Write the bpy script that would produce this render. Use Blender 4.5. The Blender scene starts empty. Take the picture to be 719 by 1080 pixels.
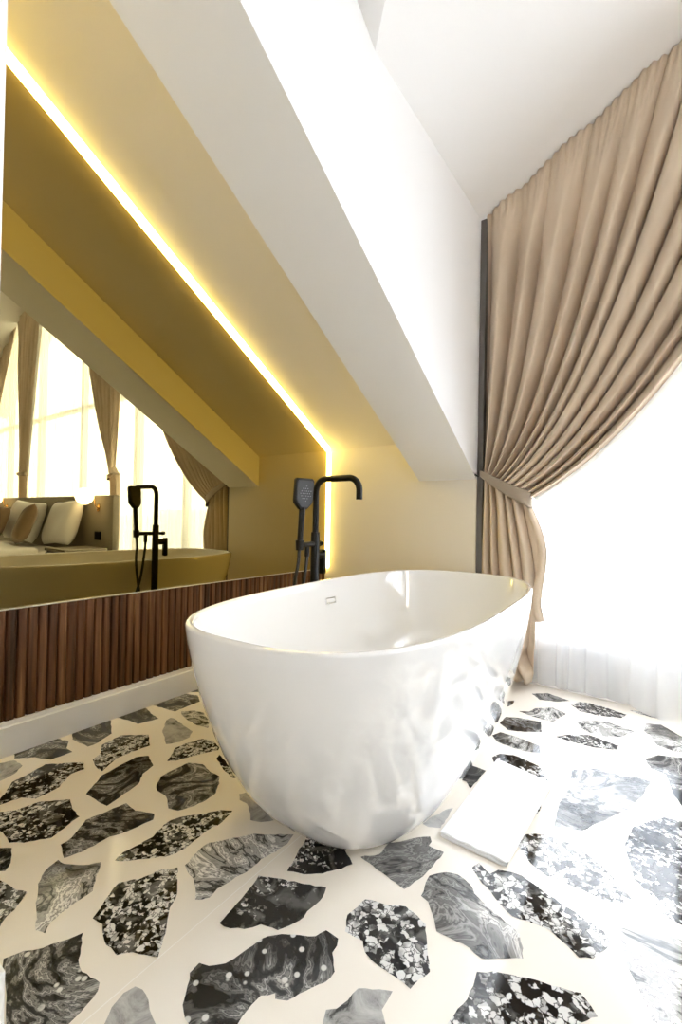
import bpy, bmesh, math, random
from mathutils import Vector, Matrix
C = bpy.context.scene.collection
SC = bpy.context.scene
PI = math.pi

# ------------------------------------------------------------------ dimensions (metres)
DX = -1.919            # mirror face
YE = 2.447             # knee wall
ZM = 0.527             # mirror bottom
ZB = 0.122             # skirting top
Z0, SL = 2.809, 0.6087 # alcove ceiling z = Z0 - SL*y
XB1, XB2 = -1.2263, -0.8762
Z1 = 2.6052            # beam underside
ZC = 3.388             # main roof
ZE, G = 2.565, 0.554   # dormer eave, dormer pitch
XR = 2.57              # dormer ridge
XEND = 6.02
YG = 2.72              # glass plane
YBACK = -3.6
def zdorm(x): return ZE + G*(x-XB2) if x <= XR else ZE + G*(2*XR-XB2-x)

# ------------------------------------------------------------------ camera
F_PX, YAW, PITCH, ROLL, CH = 475.16, math.radians(36.2196), math.radians(0.608), math.radians(-1.07), 0.88
fw = Vector((-math.sin(YAW)*math.cos(PITCH), math.cos(YAW)*math.cos(PITCH), math.sin(PITCH)))
rt = Vector((math.cos(YAW), math.sin(YAW), 0)); up = rt.cross(fw)
r2 = math.cos(ROLL)*rt - math.sin(ROLL)*up; u2 = math.sin(ROLL)*rt + math.cos(ROLL)*up
def ray(px, py): return fw + r2*((px-359.5)/F_PX) + u2*((540-py)/F_PX)
def on_floor(px, py, z=0.0):
    d = ray(px, py); k = (z-CH)/d.z
    return Vector((d.x*k, d.y*k, z))
def pix(x, y, z):
    v = Vector((x, y, z-CH)); d = v.dot(fw)
    if d < 0.05: return None
    return 359.5+F_PX*v.dot(r2)/d, 540-F_PX*v.dot(u2)/d
cd = bpy.data.cameras.new('camera'); cam = bpy.data.objects.new('camera', cd); C.objects.link(cam)
cd.sensor_fit = 'HORIZONTAL'; cd.sensor_width = 36; cd.lens = F_PX/719*36; cd.clip_start = 0.02; cd.clip_end = 2000
cam.matrix_world = Matrix(((r2.x, u2.x, -fw.x, 0), (r2.y, u2.y, -fw.y, 0), (r2.z, u2.z, -fw.z, CH), (0, 0, 0, 1)))
SC.camera = cam

# ------------------------------------------------------------------ materials
def mat(name, col=(.8,.8,.8), rough=.5, metal=0, spec=.5, **kw):
    m = bpy.data.materials.new(name); m.use_nodes = True
    b = m.node_tree.nodes['Principled BSDF']
    b.inputs['Base Color'].default_value = (*col, 1); b.inputs['Roughness'].default_value = rough
    b.inputs['Metallic'].default_value = metal; b.inputs['Specular IOR Level'].default_value = spec
    for k, v in kw.items(): b.inputs[k.replace('_', ' ')].default_value = v
    return m
def nodes(m): return m.node_tree.nodes, m.node_tree.links, m.node_tree.nodes['Principled BSDF']
def ramp(n, stops, interp='LINEAR'):
    r = n.new('ShaderNodeValToRGB'); r.color_ramp.interpolation = interp
    e = r.color_ramp.elements
    while len(e) < len(stops): e.new(0.5)
    for el, (p, c) in zip(e, stops): el.position = p; el.color = (*c, 1) if len(c) == 3 else c
    return r
def tex(n, l, kind, coord='Object', scale=5.0, loc=(0,0,0), stretch=(1,1,1), rot=(0,0,0)):
    tc = n.new('ShaderNodeTexCoord'); mp = n.new('ShaderNodeMapping'); t = n.new(kind)
    mp.inputs['Location'].default_value = loc; mp.inputs['Scale'].default_value = stretch; mp.inputs['Rotation'].default_value = rot
    l.new(tc.outputs[coord], mp.inputs['Vector']); l.new(mp.outputs['Vector'], t.inputs['Vector'])
    if 'Scale' in t.inputs: t.inputs['Scale'].default_value = scale
    return t
def bump(m, src, strength=.2, dist=.01):
    n, l, b = nodes(m); bp = n.new('ShaderNodeBump'); bp.inputs['Strength'].default_value = strength; bp.inputs['Distance'].default_value = dist
    l.new(src, bp.inputs['Height']); l.new(bp.outputs['Normal'], b.inputs['Normal'])

def plaster(name, col):
    m = mat(name, col, .7, spec=.25); n, l, b = nodes(m)
    t = tex(n, l, 'ShaderNodeTexNoise', scale=90); bump(m, t.outputs['Fac'], .05, .002)
    return m
M_WALL = plaster('white_paint', (.84,.83,.82))
M_CREAM = plaster('cream_paint', (.835,.77,.65))
M_BASE = mat('white_lacquer_trim', (.80,.79,.77), .35)
M_TUB = mat('white_gloss_acrylic', (.84,.835,.83), .05, spec=.5, Coat_Weight=1.0, Coat_Roughness=.02)
M_BLACK = mat('matte_black_metal', (.007,.007,.008), .42, spec=.28)
M_BLACKR = mat('black_rubber', (.02,.02,.02), .45)
M_NOZ = mat('grey_nozzles', (.35,.36,.38), .5)
M_CHROME = mat('chrome', (.86,.87,.88), .22, metal=1)
M_BRASS = mat('brass', (.72,.45,.13), .25, metal=1)
M_JAMB = mat('dark_grey_profile', (.115,.105,.095), .5)
M_FRAME = mat('white_frame_paint', (.78,.79,.8), .4)

m = bpy.data.materials.new('bronze_mirror'); m.use_nodes = True; n = m.node_tree.nodes; l = m.node_tree.links
n.remove(n['Principled BSDF']); g_ = n.new('ShaderNodeBsdfGlossy'); g_.inputs['Color'].default_value = (.36,.295,.15,1); g_.inputs['Roughness'].default_value = 0.0
tn = tex(n, l, 'ShaderNodeTexNoise', scale=.8); bp = n.new('ShaderNodeBump'); bp.inputs['Strength'].default_value = .004; bp.inputs['Distance'].default_value = .002
l.new(tn.outputs['Fac'], bp.inputs['Height']); l.new(bp.outputs['Normal'], g_.inputs['Normal'])
l.new(g_.outputs[0], n['Material Output'].inputs['Surface']); M_MIRROR = m

def emit(name, col, s):
    m = bpy.data.materials.new(name); m.use_nodes = True; n = m.node_tree.nodes; l = m.node_tree.links
    n.remove(n['Principled BSDF']); e = n.new('ShaderNodeEmission'); e.inputs['Color'].default_value = (*col, 1); e.inputs['Strength'].default_value = s
    l.new(e.outputs[0], n['Material Output'].inputs['Surface']); return m
M_LED = emit('yellow_led_diffuser', (1,.745,.18), 15)
M_GLOBE = emit('opal_globe_glow', (1,.86,.68), 7)
M_DOWN = emit('downlight_lens', (1,.86,.66), 40)

# walnut
def wood(name):
    m = mat(name, (.2,.09,.04), .42, spec=.35); n, l, b = nodes(m)
    t1 = tex(n, l, 'ShaderNodeTexNoise', scale=4, stretch=(9,9,.35)); t1.inputs['Detail'].default_value = 6
    t2 = tex(n, l, 'ShaderNodeTexNoise', scale=30, stretch=(4,4,.15), loc=(3,1,2)); t2.inputs['Detail'].default_value = 4
    r = ramp(n, [(.28,(.03,.013,.005)),(.45,(.10,.039,.016)),(.58,(.165,.07,.03)),(.72,(.34,.18,.08))]); l.new(t1.outputs['Fac'], r.inputs['Fac'])
    r2_ = ramp(n, [(.3,(.55,.55,.55)),(.65,(1.1,1.1,1.1))]); l.new(t2.outputs['Fac'], r2_.inputs['Fac'])
    mx = n.new('ShaderNodeMix'); mx.data_type = 'RGBA'; mx.blend_type = 'MULTIPLY'; mx.inputs['Factor'].default_value = .8
    l.new(r.outputs['Color'], mx.inputs['A']); l.new(r2_.outputs['Color'], mx.inputs['B']); l.new(mx.outputs['Result'], b.inputs['Base Color'])
    bump(m, t2.outputs['Fac'], .1, .002); return m
M_WOOD = wood('walnut_wood')

def fabric(name, col, weave=900, transl=0):
    m = mat(name, col, .9, spec=.15); n, l, b = nodes(m)
    t = tex(n, l, 'ShaderNodeTexNoise', scale=weave); t.inputs['Detail'].default_value = 2; bump(m, t.outputs['Fac'], .15, .001)
    t3 = tex(n, l, 'ShaderNodeTexNoise', scale=3); r = ramp(n, [(.3, tuple(c*.95 for c in col)), (.7, tuple(min(1,c*1.04) for c in col))])
    l.new(t3.outputs['Fac'], r.inputs['Fac']); l.new(r.outputs['Color'], b.inputs['Base Color'])
    b.inputs['Sheen Weight'].default_value = .15
    if transl:
        tr = n.new('ShaderNodeBsdfTranslucent'); l.new(r.outputs['Color'], tr.inputs['Color'])
        ms = n.new('ShaderNodeMixShader'); ms.inputs['Fac'].default_value = transl
        l.new(b.outputs[0], ms.inputs[1]); l.new(tr.outputs[0], ms.inputs[2]); l.new(ms.outputs[0], n['Material Output'].inputs['Surface'])
    return m
M_CURT = fabric('beige_curtain', (.65,.525,.39), 700, .03)
M_TIE = fabric('taupe_tieback', (.36,.29,.215), 700)
M_LINING = fabric('white_lining', (.80,.79,.76), 700, .10)
M_LINEN = fabric('white_linen', (.82,.80,.78))
M_PILLOWC = fabric('taupe_velvet', (.25,.17,.10))
M_HEAD = fabric('olive_upholstery', (.27,.235,.17))
M_TOWEL = fabric('white_terry', (.86,.86,.86), 450)
M_DARKW = mat('dark_stained_wood', (.05,.04,.035), .5)

def sheer(name):
    m = bpy.data.materials.new(name); m.use_nodes = True; n = m.node_tree.nodes; l = m.node_tree.links
    n.remove(n['Principled BSDF'])
    tp = n.new('ShaderNodeBsdfTransparent'); tl = n.new('ShaderNodeBsdfTranslucent'); df = n.new('ShaderNodeBsdfDiffuse')
    tl.inputs['Color'].default_value = (.93,.94,.96,1); df.inputs['Color'].default_value = (.88,.89,.9,1); tp.inputs['Color'].default_value = (.97,.98,1,1)
    a = n.new('ShaderNodeMixShader'); a.inputs['Fac'].default_value = .45; l.new(tl.outputs[0], a.inputs[1]); l.new(df.outputs[0], a.inputs[2])
    lw = n.new('ShaderNodeLayerWeight'); lw.inputs['Blend'].default_value = .35
    mr = n.new('ShaderNodeMapRange'); mr.inputs['To Min'].default_value = .62; mr.inputs['To Max'].default_value = .30; l.new(lw.outputs['Facing'], mr.inputs['Value'])
    b_ = n.new('ShaderNodeMixShader'); l.new(mr.outputs[0], b_.inputs['Fac']); l.new(a.outputs[0], b_.inputs[1]); l.new(tp.outputs[0], b_.inputs[2])
    l.new(b_.outputs[0], n['Material Output'].inputs['Surface']); return m
M_SHEER = sheer('white_voile')
def glass(name):
    m = bpy.data.materials.new(name); m.use_nodes = True; n = m.node_tree.nodes; l = m.node_tree.links
    n.remove(n['Principled BSDF'])
    tp = n.new('ShaderNodeBsdfTransparent'); gl = n.new('ShaderNodeBsdfGlossy'); gl.inputs['Roughness'].default_value = 0
    tp.inputs['Color'].default_value = (.97,.97,.97,1)
    lw = n.new('ShaderNodeLayerWeight'); lw.inputs['Blend'].default_value = .5; pw = n.new('ShaderNodeMath'); pw.operation = 'POWER'; pw.inputs[1].default_value = 4.5; l.new(lw.outputs['Facing'], pw.inputs[0]); fr = n.new('ShaderNodeMath'); fr.operation = 'MULTIPLY_ADD'; fr.inputs[1].default_value = .9; fr.inputs[2].default_value = .035; l.new(pw.outputs[0], fr.inputs[0])
    ms = n.new('ShaderNodeMixShader'); l.new(fr.outputs[0], ms.inputs['Fac']); l.new(tp.outputs[0], ms.inputs[1]); l.new(gl.outputs[0], ms.inputs[2])
    l.new(ms.outputs[0], n['Material Output'].inputs['Surface']); return m
M_GLASS = glass('window_glass')
M_FROST = mat('frosted_white_panel', (.9,.92,.95), .5)
def frost():
    n, l, b = nodes(M_FROST); tr = n.new('ShaderNodeBsdfTranslucent'); tr.inputs['Color'].default_value = (.95,.97,1,1)
    ms = n.new('ShaderNodeMixShader'); ms.inputs['Fac'].default_value = .7; l.new(b.outputs[0], ms.inputs[1]); l.new(tr.outputs[0], ms.inputs[2])
    l.new(ms.outputs[0], n['Material Output'].inputs['Surface'])
frost()

# floor: cream glossy tile + stone inlays
M_TILE = mat('cream_gloss_tile', (.83,.785,.70), .06, spec=.5)
n, l, b = nodes(M_TILE); t = tex(n, l, 'ShaderNodeTexNoise', scale=1.6)
r = ramp(n, [(.3,(.83,.765,.66)),(.7,(.85,.80,.72))]); l.new(t.outputs['Fac'], r.inputs['Fac']); l.new(r.outputs['Color'], b.inputs['Base Color'])
M_JOINT = mat('pale_tile_joint', (.93,.90,.85), .25)
def stone_swirl(name, seed, dark=False):
    m = mat(name, (.2,.2,.2), .06, spec=.5); n, l, b = nodes(m)
    t = tex(n, l, 'ShaderNodeTexNoise', scale=3.6, loc=(seed*3.1, seed*1.7, seed)); t.inputs['Detail'].default_value = 6; t.inputs['Distortion'].default_value = 2.6; t.inputs['Roughness'].default_value = .55
    ma = n.new('ShaderNodeMath'); ma.operation = 'MULTIPLY'; ma.inputs[1].default_value = 5.5; l.new(t.outputs['Fac'], ma.inputs[0])
    pp = n.new('ShaderNodeMath'); pp.operation = 'PINGPONG'; pp.inputs[1].default_value = .5; l.new(ma.outputs[0], pp.inputs[0])
    if dark: st = [(0,(.012,.012,.013)),(.22,(.03,.03,.03)),(.32,(.16,.155,.145)),(.42,(.05,.05,.05)),(.5,(.33,.32,.30))]
    else: st = [(0,(.02,.02,.02)),(.06,(.07,.07,.068)),(.16,(.30,.29,.27)),(.3,(.20,.195,.18)),(.40,(.60,.58,.55)),(.5,(.13,.125,.12))]
    r = ramp(n, st); l.new(pp.outputs[0], r.inputs['Fac'])
    g2 = tex(n, l, 'ShaderNodeTexNoise', scale=2.1, loc=(seed, seed*5, 0)); rr = ramp(n, [(.46,(.55,.55,.55)),(.5,(1.5,1.5,1.5))]); l.new(g2.outputs['Fac'], rr.inputs['Fac'])
    mx = n.new('ShaderNodeMix'); mx.data_type = 'RGBA'; mx.blend_type = 'MULTIPLY'; mx.inputs['Factor'].default_value = 1
    l.new(r.outputs['Color'], mx.inputs['A']); l.new(rr.outputs['Color'], mx.inputs['B']); l.new(mx.outputs['Result'], b.inputs['Base Color']); return m
def stone_breccia(name, seed, sc=55, white=.5):
    m = mat(name, (.2,.2,.2), .06, spec=.5); n, l, b = nodes(m)
    nz = tex(n, l, 'ShaderNodeTexNoise', scale=45, loc=(seed, seed, 0)); nz.inputs['Detail'].default_value = 3
    tc = n.new('ShaderNodeTexCoord'); va = n.new('ShaderNodeVectorMath'); va.operation = 'MULTIPLY_ADD'; va.inputs[1].default_value = (.034,.034,.034)
    l.new(nz.outputs['Color'], va.inputs[0]); l.new(tc.outputs['Object'], va.inputs[2])
    v = n.new('ShaderNodeTexVoronoi'); v.inputs['Scale'].default_value = sc; l.new(va.outputs[0], v.inputs['Vector'])
    ve = n.new('ShaderNodeTexVoronoi'); ve.feature = 'DISTANCE_TO_EDGE'; ve.inputs['Scale'].default_value = sc; l.new(va.outputs[0], ve.inputs['Vector'])
    big = tex(n, l, 'ShaderNodeTexNoise', scale=9, loc=(seed*2, 0, seed)); big.inputs['Detail'].default_value = 5; big.inputs['Distortion'].default_value = 1.0
    sx = n.new('ShaderNodeSeparateColor'); l.new(v.outputs['Color'], sx.inputs[0])
    ad = n.new('ShaderNodeMath'); ad.operation = 'MULTIPLY_ADD'; ad.inputs[1].default_value = 2.2; l.new(big.outputs['Fac'], ad.inputs[0]); l.new(sx.outputs[0], ad.inputs[2])
    dv = n.new('ShaderNodeMath'); dv.operation = 'MULTIPLY'; dv.inputs[1].default_value = 1/3.2; l.new(ad.outputs[0], dv.inputs[0])
    t0 = .60-.16*white
    r = ramp(n, [(t0,(.008,.008,.009)),(t0+.015,(.10,.098,.093)),(t0+.05,(.34,.33,.31)),(t0+.10,(.70,.69,.66))]); l.new(dv.outputs[0], r.inputs['Fac'])
    ed = ramp(n, [(.02,(.12,.12,.12)),(.10,(1,1,1))]); l.new(ve.outputs['Distance'], ed.inputs['Fac'])
    mx = n.new('ShaderNodeMix'); mx.data_type = 'RGBA'; mx.blend_type = 'MULTIPLY'; mx.inputs['Factor'].default_value = 1
    l.new(r.outputs['Color'], mx.inputs['A']); l.new(ed.outputs['Color'], mx.inputs['B'])
    gy = tex(n, l, 'ShaderNodeTexNoise', scale=14, loc=(seed, 9, seed)); gy.inputs['Detail'].default_value = 4; gy.inputs['Distortion'].default_value = 1.5
    gr = ramp(n, [(.35,(0,0,0)),(.55,(.012,.012,.012)),(.66,(.12,.118,.11))]); l.new(gy.outputs['Fac'], gr.inputs['Fac'])
    m2 = n.new('ShaderNodeMix'); m2.data_type = 'RGBA'; m2.blend_type = 'LIGHTEN'; m2.inputs['Factor'].default_value = 1
    l.new(mx.outputs['Result'], m2.inputs['A']); l.new(gr.outputs['Color'], m2.inputs['B']); l.new(m2.outputs['Result'], b.inputs['Base Color']); return m
def stone_dots(name, seed):
    m = stone_swirl(name, seed, True); n, l, b = nodes(m)
    src = b.inputs['Base Color'].links[0].from_socket
    v = tex(n, l, 'ShaderNodeTexVoronoi', scale=34, loc=(seed, 2*seed, 0)); r = ramp(n, [(0,(1,1,1)),(.17,(1,1,1)),(.23,(0,0,0))]); l.new(v.outputs['Distance'], r.inputs['Fac'])
    gate = tex(n, l, 'ShaderNodeTexNoise', scale=6, loc=(0, seed, 3)); rg = ramp(n, [(.30,(0,0,0)),(.38,(1,1,1))]); l.new(gate.outputs['Fac'], rg.inputs['Fac'])
    mu = n.new('ShaderNodeMath'); mu.operation = 'MULTIPLY'; l.new(r.outputs['Color'], mu.inputs[0]); l.new(rg.outputs['Color'], mu.inputs[1])
    mx = n.new('ShaderNodeMix'); mx.data_type = 'RGBA'; l.new(mu.outputs[0], mx.inputs['Factor']); l.new(src, mx.inputs['A']); mx.inputs['B'].default_value = (.66,.65,.61,1)
    l.new(mx.outputs['Result'], b.inputs['Base Color']); return m
def stone_pale(name, seed):
    m = mat(name, (.4,.4,.4), .06, spec=.5); n, l, b = nodes(m)
    t = tex(n, l, 'ShaderNodeTexNoise', scale=15, loc=(seed, seed, 0)); t.inputs['Detail'].default_value = 8; t.inputs['Roughness'].default_value = .7; t.inputs['Distortion'].default_value = 1
    r = ramp(n, [(.33,(.05,.05,.048)),(.40,(.30,.295,.28)),(.52,(.44,.43,.41)),(.75,(.62,.61,.58))]); l.new(t.outputs['Fac'], r.inputs['Fac']); l.new(r.outputs['Color'], b.inputs['Base Color']); return m
STONES = {'s': stone_swirl('swirled_grey_marble', 1.3), 't': stone_swirl('swirled_black_marble', 4.2, True), 'b': stone_breccia('black_white_breccia', 2.1, 95, .62),
          'c': stone_breccia('coarse_breccia', 6.4, 66, .95), 'd': stone_dots('dotted_dark_marble', 7.7), 'g': stone_pale('pale_grey_marble', 3.3), 'k': stone_breccia('black_breccia', 9.1, 120, .15)}

# ------------------------------------------------------------------ mesh helpers
def obj(name, bm, m, parent=None, smooth=False, autosmooth=None):
    me = bpy.data.meshes.new(name); bmesh.ops.recalc_face_normals(bm, faces=bm.faces[:]); bm.to_mesh(me); bm.free()
    for mm in (m if isinstance(m, list) else [m]): me.materials.append(mm)
    if smooth:
        for p in me.polygons: p.use_smooth = True
        if autosmooth is not None:
            try: me.set_sharp_from_angle(angle=math.radians(autosmooth))
            except Exception: pass
    o = bpy.data.objects.new(name, me); C.objects.link(o)
    if parent: o.parent = parent
    return o
def tag(o, label, cat, group=None):
    o['label'] = label; o['category'] = cat
    if group: o['group'] = group
    return o
def thing(name, label, cat, loc=(0,0,0), group=None):
    o = bpy.data.objects.new(name, None); o.empty_display_size = .05; C.objects.link(o); o.location = loc
    return tag(o, label, cat, group)
def struct(name, bm, m, **k):
    o = obj(name, bm, m, **k); o['kind'] = 'structure'; return o
def box(bm, x0, x1, y0, y1, z0, z1, bev=0, seg=2, mtx=None):
    vs = bmesh.ops.create_cube(bm, size=1)['verts']
    for v in vs: v.co = Vector((x0+(v.co.x+.5)*(x1-x0), y0+(v.co.y+.5)*(y1-y0), z0+(v.co.z+.5)*(z1-z0)))
    if bev:
        es = list({e for v in vs for e in v.link_edges})
        res = bmesh.ops.bevel(bm, geom=es, offset=bev, segments=seg, affect='EDGES', profile=.5)
        vs = list({v for f in res['faces'] for v in f.verts} | {v for v in vs if v.is_valid})
    if mtx:
        for v in vs: v.co = mtx @ v.co
    return vs
def hexa(bm, p):   # 8 points: bottom ring 4, top ring 4
    v = [bm.verts.new(q) for q in p]
    for f in ((0,3,2,1),(4,5,6,7),(0,1,5,4),(1,2,6,5),(2,3,7,6),(3,0,4,7)): bm.faces.new([v[i] for i in f])
def poly(bm, pts, mi=0):
    f = bm.faces.new([bm.verts.new(p) for p in pts]); f.material_index = mi; return f
def prism(bm, pts, d):   # extrude planar polygon by vector d
    a = [bm.verts.new(p) for p in pts]; d = Vector(d); b_ = [bm.verts.new(Vector(p)+d) for p in pts]; k = len(pts)
    bm.faces.new(a[::-1]); bm.faces.new(b_)
    for i in range(k): bm.faces.new((a[i], a[(i+1)%k], b_[(i+1)%k], b_[i]))
def frames(pts):
    P = [Vector(p) for p in pts]; T = []
    for i in range(len(P)):
        T.append((P[min(i+1, len(P)-1)]-P[max(i-1, 0)]).normalized())
    a = Vector((0,0,1)) if abs(T[0].z) < .9 else Vector((1,0,0)); nn = (a - T[0]*a.dot(T[0])).normalized(); out = []
    for p, t in zip(P, T):
        nn = (nn - t*nn.dot(t)).normalized(); out.append((p, t, nn, t.cross(nn)))
    return out
def tube(bm, pts, r, seg=16, caps=True):
    rings = []
    for i, (p, t, a, b_) in enumerate(frames(pts)):
        rr = r[i] if isinstance(r, (list, tuple)) else r
        rings.append([bm.verts.new(p + (a*math.cos(2*PI*k/seg)+b_*math.sin(2*PI*k/seg))*rr) for k in range(seg)])
    for A, B in zip(rings, rings[1:]):
        for k in range(seg): bm.faces.new((A[k], A[(k+1)%seg], B[(k+1)%seg], B[k]))
    if caps: bm.faces.new(rings[0][::-1]); bm.faces.new(rings[-1])
def lathe(bm, prof, c=(0,0,0), seg=32, axis=Vector((0,0,1))):
    q = Vector((0,0,1)).rotation_difference(axis); c = Vector(c); rings = []
    for r, z in prof:
        rings.append([bm.verts.new(c + q @ Vector((max(r,1e-4)*math.cos(2*PI*k/seg), max(r,1e-4)*math.sin(2*PI*k/seg), z))) for k in range(seg)])
    for A, B in zip(rings, rings[1:]):
        for k in range(seg): bm.faces.new((A[k], A[(k+1)%seg], B[(k+1)%seg], B[k]))
    bm.faces.new(rings[0][::-1]); bm.faces.new(rings[-1])
def grid(bm, fn, nu, nv, wrap=False):
    V = [[bm.verts.new(fn(i/(nu if wrap else nu-1), j/(nv-1))) for i in range(nu)] for j in range(nv)]
    for j in range(nv-1):
        for i in range(nu if wrap else nu-1):
            i2 = (i+1) % nu
            bm.faces.new((V[j][i], V[j][i2], V[j+1][i2], V[j+1][i]))
    return V
def bez(a, c, b_, t): return a*(1-t)**2 + c*2*t*(1-t) + b_*t*t
def spline(P, nper=10):   # catmull-rom
    P = [Vector(p) for p in P]; Q = [P[0]*2-P[1]]+P+[P[-1]*2-P[-2]]; out = []
    for i in range(1, len(Q)-2):
        for k in range(nper):
            t = k/nper; a, b_, c, d = Q[i-1:i+3]
            out.append(.5*((2*b_)+(c-a)*t+(2*a-5*b_+4*c-d)*t*t+(3*b_-a-3*c+d)*t**3))
    out.append(P[-1]); return out

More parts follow.
